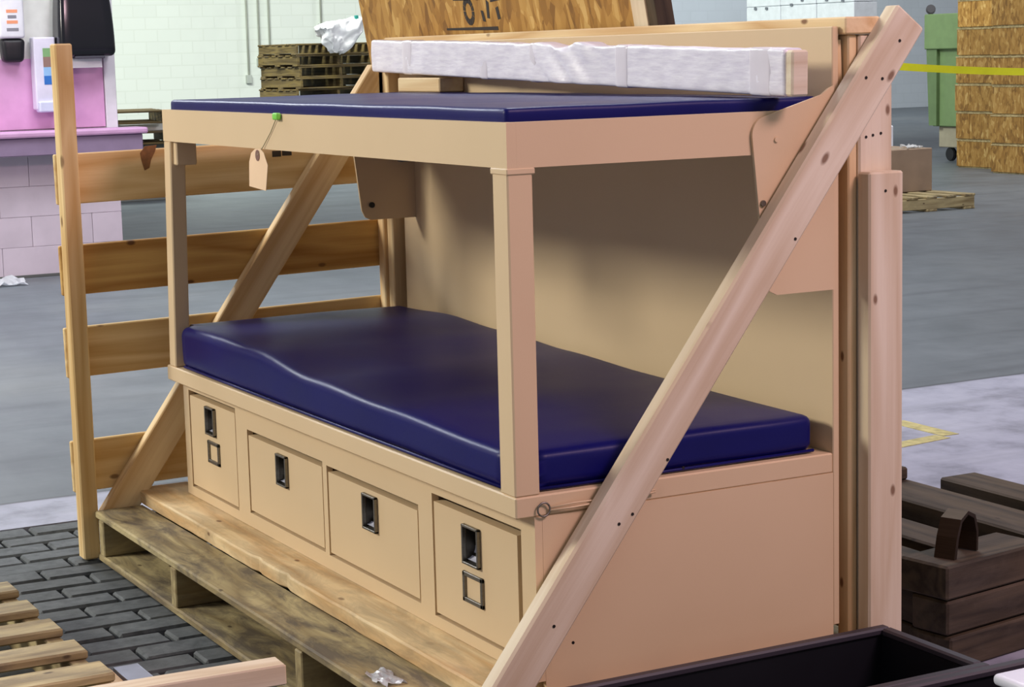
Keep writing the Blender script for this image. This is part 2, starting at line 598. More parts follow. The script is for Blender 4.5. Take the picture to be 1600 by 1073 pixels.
for i in range(0, len(col_edges), 2):       # stiles
    a, b = col_edges[i], col_edges[i + 1]
    bm_box(bm, ((a + b) / 2, 0.047, (ZB + ZR0) / 2), (b - a, 0.016, ZR0 - ZB))
for a, b, z0, z1 in openings:               # rails above and below each opening
    bm_box(bm, ((a + b) / 2, 0.047, (ZB + z0) / 2), (b - a, 0.016, z0 - ZB))
    bm_box(bm, ((a + b) / 2, 0.047, (z1 + ZR0) / 2), (b - a, 0.016, ZR0 - z1))
c0 = Vector((-1.0, 0.047, 0.33))
for v in bm.verts: v.co -= c0
finish('face_frame', bm, PAINT, bed, c0)
pulls = [(-1.810, -1.744, 0.372, 0.448), (-1.304, -1.240, 0.326, 0.404), (-0.787, -0.718, 0.320, 0.401), (-0.295, -0.226, 0.347, 0.428)]
holders = {0: (-1.806, -1.722, 0.296, 0.356), 3: (-0.302, -0.216, 0.268, 0.330)}
for k, (a, b, z0, z1) in enumerate(openings):
    gl, gr, gb, gt = 0.007, 0.007, 0.008, 0.014
    if k == 3: gl, gr, gt = 0.007, 0.018, 0.016
    pa, pb, q0, q1 = pulls[k]
    pm, qm = (pa + pb) / 2, (q0 + q1) / 2
    xa, xb, za, zb = a + gl, b - gr, z0 + gb, z1 - gt
    ctr = Vector(((xa + xb) / 2, 0.052, (za + zb) / 2))
    bm = bmesh.new()       # drawer front pierced for the flush pull
    for u0, u1, v0, v1 in ((xa, pa + .003, za, zb), (pb - .003, xb, za, zb), (pa + .003, pb - .003, za, q0 + .003), (pa + .003, pb - .003, q1 - .003, zb)):
        bm_box(bm, ((u0 + u1) / 2 - ctr.x, 0, (v0 + v1) / 2 - ctr.z), (u1 - u0, 0.024, v1 - v0))
    dr = finish('drawer', bm, PAINT, bed, ctr)
    bm = bmesh.new()
    f = 0.005
    for cx, cz, sx, sz in ((pa + f / 2, qm, f, q1 - q0), (pb - f / 2, qm, f, q1 - q0), (pm, q1 - f / 2, pb - pa, f), (pm, q0 + f / 2, pb - pa, f)):
        bm_box(bm, (cx - pm, 0.0355 - 0.0355, cz - qm), (sx, 0.009, sz), 0.001)
    finish('flush_pull', bm, DKSTEEL, dr, (pm, 0.0355, qm))
    bm = bmesh.new()      # scooped pocket: deep at the top, a curved lip rising to the front at the bottom
    n = 14; W = (pb - pa) / 2 - 0.004
    H = q1 - q0 - 0.008
    prof = []
    for i in range(n + 1):
        s_ = i / n
        z = q0 + 0.004 + s_ * H
        dep = 0.026 * min(1.0, s_ / 0.42) ** 0.7
        if s_ > 0.93: dep *= (1 - s_) / 0.07
        prof.append((0.0405 + dep, z))
    rows = [[bm.verts.new((sx * W, y - 0.05, z - qm)) for sx in (-1, 1)] + [bm.verts.new((sx * W, 0.0405 - 0.05, z - qm)) for sx in (-1, 1)] for y, z in prof]
    for r0, r1 in zip(rows, rows[1:]):
        bm.faces.new((r0[0], r0[1], r1[1], r1[0]))
        for e in (0, 1):
            if (r0[e].co - r0[e + 2].co).length + (r1[e].co - r1[e + 2].co).length > 1e-5: bm.faces.new((r0[e], r0[e + 2], r1[e + 2], r1[e]))
    bmesh.ops.remove_doubles(bm, verts=bm.verts, dist=1e-5)
    finish('pull_pocket', bm, CUP, dr, (pm, 0.05, qm))
    bm = bmesh.new(); lp = []      # finger lip in the pocket bottom, its highlight painted as pale colour
    for i in range(7):
        g_ = math.pi / 2 * i / 6
        lp.append((0.0405 + 0.020 * math.sin(g_), q0 + 0.005 + 0.34 * H * (1 - math.cos(g_)) + 0.004))
    rws = [[bm.verts.new((sx * (W - 0.001), y - 0.045, z - q0)) for sx in (-1, 1)] for y, z in lp]
    for r0, r1 in zip(rws, rws[1:]): bm.faces.new((r0[0], r0[1], r1[1], r1[0]))
    finish('pull_lip', bm, LIP, dr, (pm, 0.045, q0), smooth=True)
    if k in holders:
        ha, hb, h0, h1 = holders[k]
        hm, vm = (ha + hb) / 2, (h0 + h1) / 2
        bm = bmesh.new(); f = 0.009
        for cx, cz, sx, sz in ((ha + f / 2, vm, f, h1 - h0), (hb - f / 2, vm, f, h1 - h0), (hm, h1 - f / 2, hb - ha, f), (hm, h0 + f / 2, hb - ha, f)):
            bm_box(bm, (cx - hm, 0, cz - vm), (sx, 0.006, sz), 0.001)
        finish('label_holder', bm, DKSTEEL, dr, (hm, 0.0375, vm))
# base top tray
bm = bmesh.new()
bm_box(bm, (-L / 2, D / 2, (ZR0 + ZR1) / 2), (L, D, ZR1 - ZR0), 0.003)
c0 = Vector((-L / 2, D / 2, (ZR0 + ZR1) / 2))
for v in bm.verts: v.co -= c0
finish('mattress_tray', bm, PAINT, bed, c0)
# posts
box('post', (-0.060, -0.001), (0.0, 0.053), (ZR1, ZU0), PAINT, bed, 0.003)
bm = bmesh.new(); vs_ = bm_box(bm, (0, 0, 0), (0.05, 0.042, ZU0 - ZR1), 0.003)
for v in bm.verts: v.co.x += (v.co.z / (ZU0 - ZR1)) * 0.045
finish('post', bm, PAINT, bed, (-1.938, 0.022, (ZU0 + ZR1) / 2))
box('post_bracket', (-1.90, -1.868), (0.010, 0.066), (1.085, ZU0), PAINT, bed, 0.003)
box('post_cap', (-0.064, 0.002), (-0.002, 0.057), (1.136, ZU0), PAINT, bed, 0.002)
# upper tray
bm = bmesh.new()
hz = (ZU0 + ZU1) / 2; hh = ZU1 - ZU0
bm_box(bm, (-LU / 2, 0.010, hz), (LU, 0.020, hh), 0.0)
bm_box(bm, (-0.010, D / 2 + 0.010, hz), (0.020, D - 0.0202, hh), 0.0)
bm_box(bm, (-LU + 0.010, D / 2 + 0.010, hz), (0.020, D - 0.0202, hh), 0.0)
bm_box(bm, (-LU / 2, D / 2, 1.205), (LU - 0.041, D - 0.041, 0.012))
c0 = Vector((-LU / 2, D / 2, hz))
for v in bm.verts: v.co -= c0
finish('upper_tray', bm, PAINT, bed, c0)
bp_ = box('back_panel', (-2.01, 0.0), (D, D + 0.016), (ZB, ZT), PAINT, bed, 0.002)


def gusset(zb, x0, x1):
    pts = []
    cy, cz, r = 0.570, 1.186, 0.036
    for i in range(9):
        a = R(187) - R(187 - 104) * i / 8
        pts.append((cy + r * math.cos(a), cz + r * math.sin(a)))
    pts += [(0.700, 1.259), (0.716, 1.270), (0.7305, 1.276), (0.7305, zb)]
    pts += [(0.590, zb), (0.573, zb + 0.008), (0.563, zb + 0.028)]
    return prism('gusset_plate', pts, 'x', x0, x1, PAINT, bed)


g = gusset(0.872, 0.001, 0.007)
disc('bolt', (0.008, 0.557, 1.054), (1, 0, 0), 0.006, 0.006, DKSTEEL, g)
disc('bolt', (0.008, 0.590, 1.176), (1, 0, 0), 0.005, 0.004, PAINT, g)
g = gusset(0.902, -1.934, -1.928)
disc('bolt', (-1.926, 0.593, 0.944), (1, 0, 0), 0.008, 0.008, BLACK, g)
rbox('latch_knob', (-1.905, 0.690, 1.072), (0.03, 0.04, 0.02), 0.006, (2, 2, 2), metal('blued_steel', (120, 130, 160), 0.4), g)
# safety pin and lanyard at the near corner
ring = tube('pin_ring', [(0.006, 0.056 + 0.013 * math.cos(t * math.pi / 10), 0.511 + 0.013 * math.sin(t * math.pi / 10)) for t in range(20)], 0.002, DKSTEEL, bed, 6, True)
tube('pin_lanyard', [(0.006, 0.069, 0.508), (0.009, 0.12, 0.5085), (0.012, 0.17, 0.511), (0.013, 0.23, 0.512), (0.008, 0.30, 0.514)], 0.0022, PAINT, ring, 6)
tube('pin_lanyard', [(0.006, 0.069, 0.513), (0.009, 0.12, 0.5165), (0.012, 0.17, 0.5165), (0.013, 0.23, 0.518), (0.008, 0.30, 0.518)], 0.0018, PAINT, ring, 6)


# ------------------------------------------------------------------ mattresses
def low_fn(p):
    """far end plump, thinning evenly toward the near end"""
    if p.z > -0.03:
        t = min(1.0, (p.z + 0.052) / 0.104)
        x = p.x - 0.998
        ks = [(-2.0, 0.650), (-1.62, 0.654), (-1.35, 0.648), (-1.0, 0.634), (-0.64, 0.623), (0.0, 0.615)]
        for (xa, za), (xb, zb) in zip(ks, ks[1:]):
            if xa <= x <= xb:
                q = (x - xa) / (xb - xa); q = q * q * (3 - 2 * q); h = za + (zb - za) * q; break
        else: h = 0.64
        p.z += t * (h - 0.6435)
        p.z += t * 0.003 * noise.noise(Vector((p.x * 2.2, p.y * 3.0, 0.3)))
        p.z += t * 0.004 * math.exp(-((p.x + 0.50 + 0.5 * p.y) / 0.13) ** 2)
        p.z -= t * 0.004 * math.exp(-((p.x + 0.24 + 0.5 * p.y) / 0.15) ** 2)
    wx, wy = p.x - 0.998, p.y + 0.355
    if (wx > -0.066 or wx < -1.905) and wy < 0.057: p.y = 0.057 - 0.355     # notched round the posts
    elif p.y < -0.3: p.y += 0.003 * noise.noise(Vector((p.x * 3.0, p.z * 7, 4.0)))
    if p.x > 0.95: p.x += 0.003 * noise.noise(Vector((p.y * 6, p.z * 10, 9)))
    return p


lm = thing('lower_mattress', (-1.0, 0.375, ZR1), 'thick navy vinyl mattress on the drawer base of the bunk bed', 'mattress')
mb = rbox('mattress_cover', (-0.998, 0.355, ZR1 + 0.0535), (1.955, 0.690, 0.104), 0.022, (70, 26, 5), VINYL, lm, low_fn)
# welt running around the bottom edge
wz = ZR1 + 0.006
tube('welt_piping', [(-1.972, 0.062, wz), (-1.91, 0.058, wz), (-1.895, 0.013, wz), (-1.5, 0.010, wz), (-1.0, 0.009, wz), (-0.5, 0.010, wz), (-0.075, 0.013, wz), (-0.066, 0.056, wz), (-0.022, 0.060, wz), (-0.0205, 0.37, wz), (-0.022, 0.698, wz)], 0.0035, VINYL, lm, 6)

um = thing('upper_mattress', (-0.97, 0.37, ZU1), 'thin navy vinyl mattress pad on the top bunk under the wrapped timber', 'mattress')
rbox('mattress_cover', (-0.970, 0.366, 1.2340), (1.885, 0.705, 0.045), 0.010, (60, 24, 3), VINYL, um,
     lambda p: Vector((p.x, p.y, p.z + (0.002 * noise.noise(Vector((p.x * 4, p.y * 5, 2))) if p.z > 0 else 0))))

# ------------------------------------------------------------------ string tag on the top tray
MAN = plain('manila_card', (232, 200, 164), 0.7, var=0.04)
tg = thing('string_tag', (-1.23, -0.006, 1.056), 'blank manila tag hanging on a string from the top bunk rail', 'tag')
pts = [(-1.293, 1.058), (-1.186, 1.052), (-1.168, 1.112), (-1.19, 1.140), (-1.212, 1.149), (-1.245, 1.148), (-1.271, 1.138), (-1.287, 1.116)]
card = prism('tag_card', pts, 'y', -0.0075, -0.0063, MAN, tg)
disc('eyelet', (-1.229, -0.0078, 1.133), (0, 1, 0), 0.013, 0.002, plain('eyelet_brown', (120, 84, 70), 0.6), card)
tube('string', [(-1.229, -0.009, 1.133), (-1.20, -0.004, 1.155), (-1.15, -0.003, 1.19), (-1.105, -0.004, 1.226)], 0.0012, plain('string_grey', (170, 160, 130), 0.8), tg, 5)
rbox('clip', (-1.101, -0.0068, 1.226), (0.03, 0.012, 0.016), 0.004, (2, 2, 2), plain('green_clip', (120, 205, 70), 0.5), tg)

# ------------------------------------------------------------------ shipping crate frame
crate = thing('shipping_crate_frame', (-1.0, 0.3, 0.0), 'open frame of new pine lumber braced around the bunk bed', 'crate frame')
box('upright', (-2.139, -2.088), (-0.237, -0.190), (0.004, 1.411), wood('pine', 'z', knots=0.5), crate, 0.004)
for z0, z1, tone, dz in ((0.982, 1.118, 'pine', 0.010), (0.734, 0.870, 'amber', 0.012), (0.507, 0.645, 'pine', 0.012), (0.187, 0.330, 'pine', 0.010)):
    zc = (z0 + z1) / 2
    b_ = timber('end_board', (-2.150, -0.240, zc - 0.002), (-2.150, 0.83, zc + dz * 1.3), (1, 0, 0), z1 - z0, 0.02, wood(tone, 'x', knots=0.35), crate)
    if z0 > 0.9:
        KN = plain('bark_knot', (128, 88, 50), 0.8, var=0.3, scale=60)
        pts = [(0.012, 1.128), (0.046, 1.130), (0.040, 1.112), (0.028, 1.090), (0.022, 1.068), (0.008, 1.062), (0.004, 1.076), (0.0, 1.092), (-0.002, 1.110)]
        prism('bark_knot', pts, 'x', -2.1402, -2.1385, KN, b_)
        box('grade_stamp', (-2.1398, -2.1392), (0.385, 0.412), (1.081, 1.098), plain('stamp_ink', (52, 44, 32), 0.7), b_, 0)
        box('grade_stamp', (-2.1398, -2.1392), (0.415, 0.444), (1.083, 1.099), plain('stamp_ink', (52, 44, 32), 0.7), b_, 0)
timber('diagonal_brace', (-2.119, -0.155, 0.085), (-2.119, 0.725, 1.310), (1, 0, 0), 0.086, 0.038, wood('cream', 'x', knots=0.5), crate)
# back corner uprights, far end
box('upright', (-2.139, -2.10), (0.705, 0.735), (0.02, 1.37), wood('cream', 'z', knots=0.2), crate, 0.003)
box('upright', (-2.098, -2.060), (0.716, 0.805), (0.02, 1.37), wood('cream', 'z', knots=0.2), crate, 0.003)
# near end: back uprights and the big brace
box('upright', (-0.030, 0.008), (0.764, 0.786), (0.10, 1.3745), wood('cream', 'z', knots=0.2), crate, 0.003)
box('upright', (-0.026, 0.012), (0.788, 0.872), (0.10, 1.3745), wood('pink', 'z', knots=0.3), crate, 0.004)
box('upright', (0.013, 0.052), (0.782, 0.868), (0.10, 1.104), wood('pink', 'z', knots=0.3), crate, 0.004)
timber('diagonal_brace', (0.0335, -0.118, 0.094), (0.0335, 0.886, 1.407), (1, 0, 0), 0.083, 0.041, wood('pink', 'x', knots=0.42), crate, 0.005)
timber('top_rail', (-2.15, 0.793, 1.392), (0.018, 0.793, 1.392), (0, 0, 1), 0.086, 0.034, wood('cream', 'x', knots=0.3), crate)
box('gap_backing_sheet', (-2.09, -0.034), (0.791, 0.802), (0.20, 1.3745), osb('z', 0.8), crate, 0.001)  # OSB sheet added so the gap beside the bed panel stays dark
box('osb_strip', (-0.06, -0.03), (0.874, 0.892), (1.215, 1.40), osb('z', 0.8), crate, 0.001)
timber('sticker', (-0.012, 0.753, 1.365), (-0.012, 0.759, 1.22), (1, 0, 0), 0.010, 0.01, wood('cream', 'x', knots=0.0), crate, 0.001)
# nail heads
NAIL = metal('nail_head', (70, 64, 62), 0.5)
for y, z in ((0.805, 1.172), (0.822, 1.175), (0.842, 1.178)):
    disc('nail', (0.0125, y, z), (1, 0, 0), 0.003, 0.0012, NAIL, crate, 8)
for y, z in ((0.772, 1.29), (0.812, 1.287), (0.855, 1.36), (0.30, 0.585), (0.335, 0.565), (0.22, 0.49), (0.19, 0.475), (0.60, 0.985), (0.045, 0.300), (0.085, 0.262)):
    disc('nail', (0.0545, y, z), (1, 0, 0), 0.0032, 0.0012, NAIL, crate, 8)
disc('nail', (0.0525, 0.822, 1.066), (1, 0, 0), 0.003, 0.0012, NAIL, crate, 8)
# bearer under the front of the bed base
bm = bmesh.new(); bm_box(bm, (0, 0, 0), (2.13, 0.155, 0.037), 0.004)
bmesh.ops.subdivide_edges(bm, edges=[e for e in bm.edges if abs((e.verts[0].co - e.verts[1].co).x) > 1.5], cuts=60)
for v in bm.verts:
    if v.co.y < -0.06:
        v.co.y += 0.004 * noise.noise(Vector((v.co.x * 9, 0, 3))) + (0.006 if abs(v.co.x + 0.11) < 0.02 or abs(v.co.x - 0.06) < 0.015 else 0)
        if v.co.z > 0: v.co.z += 0.004 * min(0, noise.noise(Vector((v.co.x * 5, 0, 8))))
finish('bearer', bm, wood('cream', 'x', dirt=0.35, knots=0.3), crate, (-1.08, 0.012, 0.1585))
box('bearer', (-2.06, -0.014), (0.60, 0.74), (0.140, 0.1775), wood('cream', 'x', dirt=0.2, knots=0.3), crate, 0.004)
# chock blocks on the crate rail beneath the wrapped timber
cb = box('chock_block', (-2.08, -1.80), (0.752, 0.792), (1.29, 1.374), wood('cream', 'x', knots=0.0), crate, 0.003)


# ------------------------------------------------------------------ pallets
def make_pallet(name, label, group, LX, LY, tone, dirt, nslat, slat_w, stringers, h=0.14, loc=(0, 0, 0), slats_x=None, bottom=3, front_w=None):
    """deck boards run along local x, stringers along local y; origin on the floor at the centre"""
    t = thing(name, (0, 0, 0), label, 'pallet', group)
    wx = wood(tone, 'x', dirt=dirt, knots=0.25); wy = wood(tone, 'y', dirt=dirt * 0.5, knots=0.25)
    ys = slats_x or [-LY / 2 + slat_w / 2 + (LY - slat_w) * i / (nslat - 1) for i in range(nslat)]
    me = None
    for y in ys:
        if me is None:
            o = box('deck_board', (-LX / 2, LX / 2), (y - slat_w / 2, y + slat_w / 2), (h - 0.02, h), wx, t, 0.004); me = o.data
        else:
            o = bpy.data.objects.new('deck_board', me); o.location = (random.uniform(-.006, .006), y, h - 0.01); link(o, t)
        o.rotation_euler.z = random.uniform(-.006, .006)
    me = None
    for x in stringers:
        if me is None:
            o = box('stringer', (x - 0.019, x + 0.019), (-LY / 2, LY / 2), (0.0205, h - 0.0205), wy, t, 0.003); me = o.data
        else:
            o = bpy.data.objects.new('stringer', me); o.location = (x, 0, h / 2); link(o, t)
    me = None
    for i in range(bottom):
        y = -LY / 2 + slat_w / 2 + (LY - slat_w) * i / (bottom - 1)
        if me is None:
            o = box('bottom_board', (-LX / 2, LX / 2), (y - slat_w / 2, y + slat_w / 2), (0, 0.02), wx, t, 0.004); me = o.data
        else:
            o = bpy.data.objects.new('bottom_board', me); o.location = (0, y, 0.01); link(o, t)
    t.location = loc
    return t


# pallet carrying the bed
make_pallet('pallet', 'long worn wooden pallet with a dirt-stained front board under the bunk bed', None, 2.16, 1.02, 'old', 0.9, 6, 0.138,
            [-1.04, -0.435, 0.38, 1.04], loc=(-1.005, 0.312, 0.0))
# pallet in the left foreground, its slats run along y
p2 = make_pallet('pallet', 'slatted wooden pallet lying on the dark pavers in the left foreground', None, 1.02, 1.22, 'old', 0.55, 7, 0.098,
                 [-0.49, -0.05, 0.05, 0.49], loc=(0, 0, 0))
p2.location = (-1.045, -1.108, 0.0); p2.rotation_euler = (0, 0, R(90))
# loose plank resting across that pallet
pl = timber('loose_plank', (-0.385, -0.328, 0.162), (-0.425, -1.25, 0.162), (0, 0, 1), 0.062, 0.042, wood('pink', 'x', knots=0.2))
tag(pl, 'loose pinkish plank sticking out over the pavers from the foreground pallet', 'plank')
# steel channel on the pavers with a wooden block at its end
ch = thing('steel_channel', (-0.6, -0.478, 0), 'grey galvanised steel channel lying on the pavers beside the slatted pallet', 'metal channel')
GAL = metal('galvanised', (176, 180, 196), 0.5)
box('web', (-0.945, 0.25), (-0.502, -0.450), (0.046, 0.050), GAL, ch, 0.001)
box('flange', (-0.945, 0.25), (-0.504, -0.501), (0.0, 0.050), GAL, ch, 0.001)
box('flange', (-0.945, 0.25), (-0.451, -0.448), (0.0, 0.050), GAL, ch, 0.001)
wb = timber('wood_block', (-0.93, -0.530, 0.028), (-0.74, -0.534, 0.028), (0, 0, 1), 0.036, 0.055, wood('cream', 'x', knots=0.1), None, 0.006)
tag(wb, 'short pale wood block squeezed between steel channel and slatted pallet', 'wood block')
# scraps of clear film on the front deck board
FILM = plain('clear_film_scrap', (226, 228, 232), 0.2, spec=0.8, var=0.15, scale=60)


def scrap(name, c, s, seed, mat, label, cat):
    rnd = random.Random(seed)
    bm = bmesh.new()
    n = 8
    g_ = [[bm.verts.new(((i / n - .5) * s[0] * (1 + .3 * rnd.random()), (j / n - .5) * s[1] * (1 + .3 * rnd.random()), s[2] * (0.15 + abs(noise.noise(Vector((i * .6, j * .6, seed))))))) for j in range(n + 1)] for i in range(n + 1)]
    for i in range(n):
        for j in range(n): bm.faces.new((g_[i][j], g_[i + 1][j], g_[i + 1][j + 1], g_[i][j + 1]))
    ret = bmesh.ops.solidify(bm, geom=bm.faces[:], thickness=0.001)
    zmin = min(v.co.z for v in bm.verts)
    for v in bm.verts: v.co.z -= zmin
    o = finish(name, bm, mat, None, c)
    return tag(o, label, cat)


scrap('film_scrap', (-0.285, -0.15, 0.1405), (0.08, 0.045, 0.02), 3, FILM, 'crumpled scrap of clear film on the stained front pallet board', 'plastic scrap')
scrap('paper_scrap', (-9.22, 1.34, 0.001), (0.16, 0.20, 0.09), 5, plain('white_paper', (240, 242, 246), 0.6), 'crumpled white paper on the floor beside the lilac block wall', 'paper')

# ------------------------------------------------------------------ plastic-wrapped timber on the top bunk
A = Vector((0.05, 0.604, 1.2585)); B = Vector((-2.09, 0.700, 1.3120))     # centre line of the underside at each end


def wrap_fn(p):
    L2 = 1.07
    u = p.x
    if abs(p.y) > 0.015 or p.z > 0.03:
        k = 0.0045 * noise.noise(Vector((u * 5, p.z * 12, p.y * 8))) + 0.0025 * noise.noise(Vector((u * 22, p.z * 16, 3)))
        # loose, baggy stretch near the middle
        bag = math.exp(-((u - 0.16) / 0.15) ** 2)
        k += bag * 0.015 * math.sin((u * 26 + p.z * 38))
        bag2 = math.exp(-((u + 0.55) / 0.35) ** 2)
        k += bag2 * 0.003
        if abs(p.y) > 0.015: p.y += math.copysign(k, p.y)
        if p.z > 0.03: p.z += k * 0.6
    return p


wt = thing('wrapped_timber', (A + B) / 2, 'long white plastic-wrapped timber laid across the top bunk mattress', 'wrapped timber')
ax = (B - A).normalized()
rotw = Euler((0, math.asin(-ax.z) * -1.0, math.atan2(ax.y, ax.x)), 'XYZ')
WRAP = NT('white_plastic_wrap')
wn = WRAP.noise(WRAP.coords((3, 3, 20), rand=False), 7, 4)
wcol = WRAP.ramp(wn, [(0.3, srgb(218, 214, 228)), (0.7, srgb(240, 238, 246))])
WRAP.bump(wn, 0.25, 0.004)
WRAP = WRAP.out(wcol, 0.32, 0, 0.5)
Lw = (B - A).length
Xv = -ax; Zv = Vector((0, 0, 1)); Yv = Zv.cross(Xv).normalized(); Zv = Xv.cross(Yv)
MW = Matrix.Translation((A + B) / 2 + Zv * 0.046) @ Matrix((Xv, Yv, Zv)).transposed().to_4x4()


def wpart(name, bm, mat, smooth=True):
    o = finish(name, bm, mat, None, smooth=smooth)
    o.matrix_basis = MW; o.parent = wt; o.matrix_parent_inverse = wmat(wt).inverted()
    return o


wpart('plastic_wrap', rbox_bm((Lw - 0.012, 0.042, 0.091), 0.008, (150, 4, 8), wrap_fn), WRAP)
bm = bmesh.new(); bm_box(bm, (Lw / 2 + 0.006, 0, -0.001), (0.024, 0.038, 0.088), 0.004)
wpart('timber_end', bm, wood('pink', 'y', knots=0.2), False)
TAPE = plain('clear_tape', (226, 221, 230), 0.2, spec=0.7, var=0.05)
for u, wd in ((-0.30, 0.05), (-0.80, 0.07), (0.42, 0.06), (0.98, 0.08), (-0.02, 0.04)):
    bm = rbox_bm((wd, 0.0465, 0.0945), 0.008, (3, 4, 4), lambda p: Vector((p.x, p.y + 0.0012 * noise.noise(Vector((p.x * 40, p.z * 30, 1))), p.z)))
    for v in bm.verts: v.co.x += u
    wpart('tape_band', bm, TAPE)
# wood offcut holding up its far end
oc = box('offcut_board', (-1.86, -1.60), (0.655, 0.728), (1.2575, 1.2955), wood('cream', 'x', knots=0.0), None, 0.003)
tag(oc, 'short pale offcut board under the far end of the wrapped timber', 'offcut')

# ------------------------------------------------------------------ OSB panel leaning on the back of the crate
od = thing('leaning_osb_sheet', (-1.65, 1.09, 0), 'large OSB panel with black stencil marks leaning behind the bunk bed', 'panel')
tilt = R(10)
# panel plane: base line at y = 1.27, leaning toward the bed; contact at the rail's back edge
up = Vector((0, -math.sin(tilt), math.cos(tilt))); nrm = Vector((0, -math.cos(tilt), -math.sin(tilt)))
base = Vector((0, 0.8375 + 1.41 * math.tan(R(10)) + 0.012, 0.004))


def opt(x, s, n=0.0): return base + Vector((x, 0, 0)) + up * s + nrm * n


def oboard(name, x0, x1, s0, s1, n0, n1, mat, parent):
    bm = bmesh.new(); bm_box(bm, (0, 0, 0), (x1 - x0, s1 - s0, n1 - n0), 0.001)
    o = finish(name, bm, mat, None)
    c = opt((x0 + x1) / 2, (s0 + s1) / 2, (n0 + n1) / 2)
    o.matrix_basis = Matrix.Translation(c) @ Matrix((Vector((1, 0, 0)), up, nrm)).transposed().to_4x4()
    # keep right-handed
    if o.matrix_basis.determinant() < 0:
        o.matrix_basis = Matrix.Translation(c) @ Matrix((Vector((-1, 0, 0)), up, nrm)).transposed().to_4x4()
    o.parent = parent; o.matrix_parent_inverse = wmat(parent).inverted()
    return o


sheet = oboard('osb_sheet', -2.50, -0.925, 0.0, 1.82, -0.012, 0.0, osb('y'), od)
oboard('edge_batten', -0.925, -0.862, 0.0, 1.82, -0.03, 0.002, wood('pink', 'y', knots=0.1), od)
oboard('side_board', -0.862, -0.825, 0.0, 1.82, -0.05, -0.002, wood('dark', 'y', knots=0.1), od)
INK = plain('stencil_ink', (40, 34, 30), 0.7)
def stencil(pts):
    bm = bmesh.new()
    lo = [bm.verts.new(opt(x, s_, 0.0)) for x, s_ in pts]; hi = [bm.verts.new(opt(x, s_, 0.0008)) for x, s_ in pts]
    n_ = len(pts)
    bm.faces.new(hi); bm.faces.new(lo[::-1])
    for i in range(n_): bm.faces.new((lo[i], lo[(i + 1) % n_], hi[(i + 1) % n_], hi[i]))
    bmesh.ops.recalc_face_normals(bm, faces=bm.faces)
    c = sum((v.co for v in bm.verts), Vector()) / len(bm.verts)
    for v in bm.verts: v.co -= c
    finish('stencil_mark', bm, INK, sheet, c)


def blob(cx, cs, rx, rs, n_=12):
    return [(cx + rx * math.cos(2 * math.pi * i / n_) * random.uniform(.8, 1.1), cs + rs * math.sin(2 * math.pi * i / n_) * random.uniform(.85, 1.1)) for i in range(n_)]


for k in range(14):      # open ring of a stencilled letter
    a0, a1 = 2 * math.pi * k / 14, 2 * math.pi * (k + 0.86) / 14
    stencil([(-1.775 + r_ * 0.032 * math.cos(a), 1.492 + r_ * 0.040 * math.sin(a)) for r_, a in ((1, a0), (1, a1), (0.55, a1), (0.55, a0))])
stencil([(-1.700, 1.462), (-1.684, 1.460), (-1.690, 1.490), (-1.704, 1.492)])
stencil([(-1.672, 1.470), (-1.658, 1.468), (-1.650, 1.512), (-1.664, 1.520)])
stencil([(-1.612, 1.464), (-1.596, 1.466), (-1.600, 1.500), (-1.616, 1.496)])
stencil([(-1.86, 1.524), (-1.755, 1.521), (-1.755, 1.56), (-1.85, 1.56)]); stencil([(-1.72, 1.520), (-1.68, 1.522), (-1.68, 1.56), (-1.73, 1.56)])
stencil([(-1.64, 1.512), (-1.585, 1.516), (-1.59, 1.56), (-1.63, 1.56)])
stencil([(-1.93, 1.442), (-1.62, 1.436), (-1.62, 1.446), (-1.93, 1.448)])

# ------------------------------------------------------------------ black totes, right foreground
def tote(name, x, y, h, label):
    t = thing(name, ((x[0] + x[1]) / 2, (y[0] + y[1]) / 2, 0), label, 'bin')
    th = 0.006
    box('tote_bottom', (x[0] + .02, x[1] - .02), (y[0] + .02, y[1] - .02), (0.0, 0.008), BLACK, t, 0.002)
    for nm, xx, yy in (('tote_side', (x[0] + .012, x[0] + .018), (y[0] + .012, y[1] - .012)), ('tote_side', (x[1] - .018, x[1] - .012), (y[0] + .012, y[1] - .012)),
                       ('tote_end', (x[0] + .012, x[1] - .012), (y[0] + .012, y[0] + .018)), ('tote_end', (x[0] + .012, x[1] - .012), (y[1] - .018, y[1] - .012))):
        box(nm, xx, yy, (0.004, h - 0.004), BLACK, t, 0.001)
    bm = bmesh.new()
    rw = 0.024
    cx, cy = (x[0] + x[1]) / 2, (y[0] + y[1]) / 2
    for c, s in (((x[0] + rw / 2 - cx, 0), (rw, y[1] - y[0])), ((x[1] - rw / 2 - cx, 0), (rw, y[1] - y[0])), ((0, y[0] + rw / 2 - cy), (x[1] - x[0] - 2 * rw, rw)), ((0, y[1] - rw / 2 - cy), (x[1] - x[0] - 2 * rw, rw))):
        bm_box(bm, (c[0], c[1], 0), (s[0], s[1], 0.016), 0.004)
    finish('tote_rim', bm, plain('black_rim', (52, 48, 56), 0.45), t, (cx, cy, h - 0.008))
    for k in range(1, 6):
        yy = y[0] + (y[1] - y[0]) * k / 6
        box('rib', (x[0] + .006, x[0] + .013), (yy - .006, yy + .006), (0.01, h - 0.014), BLACK, t, 0.001)
        box('rib', (x[1] - .013, x[1] - .006), (yy - .006, yy + .006), (0.01, h - 0.014), BLACK, t, 0.001)
    return t


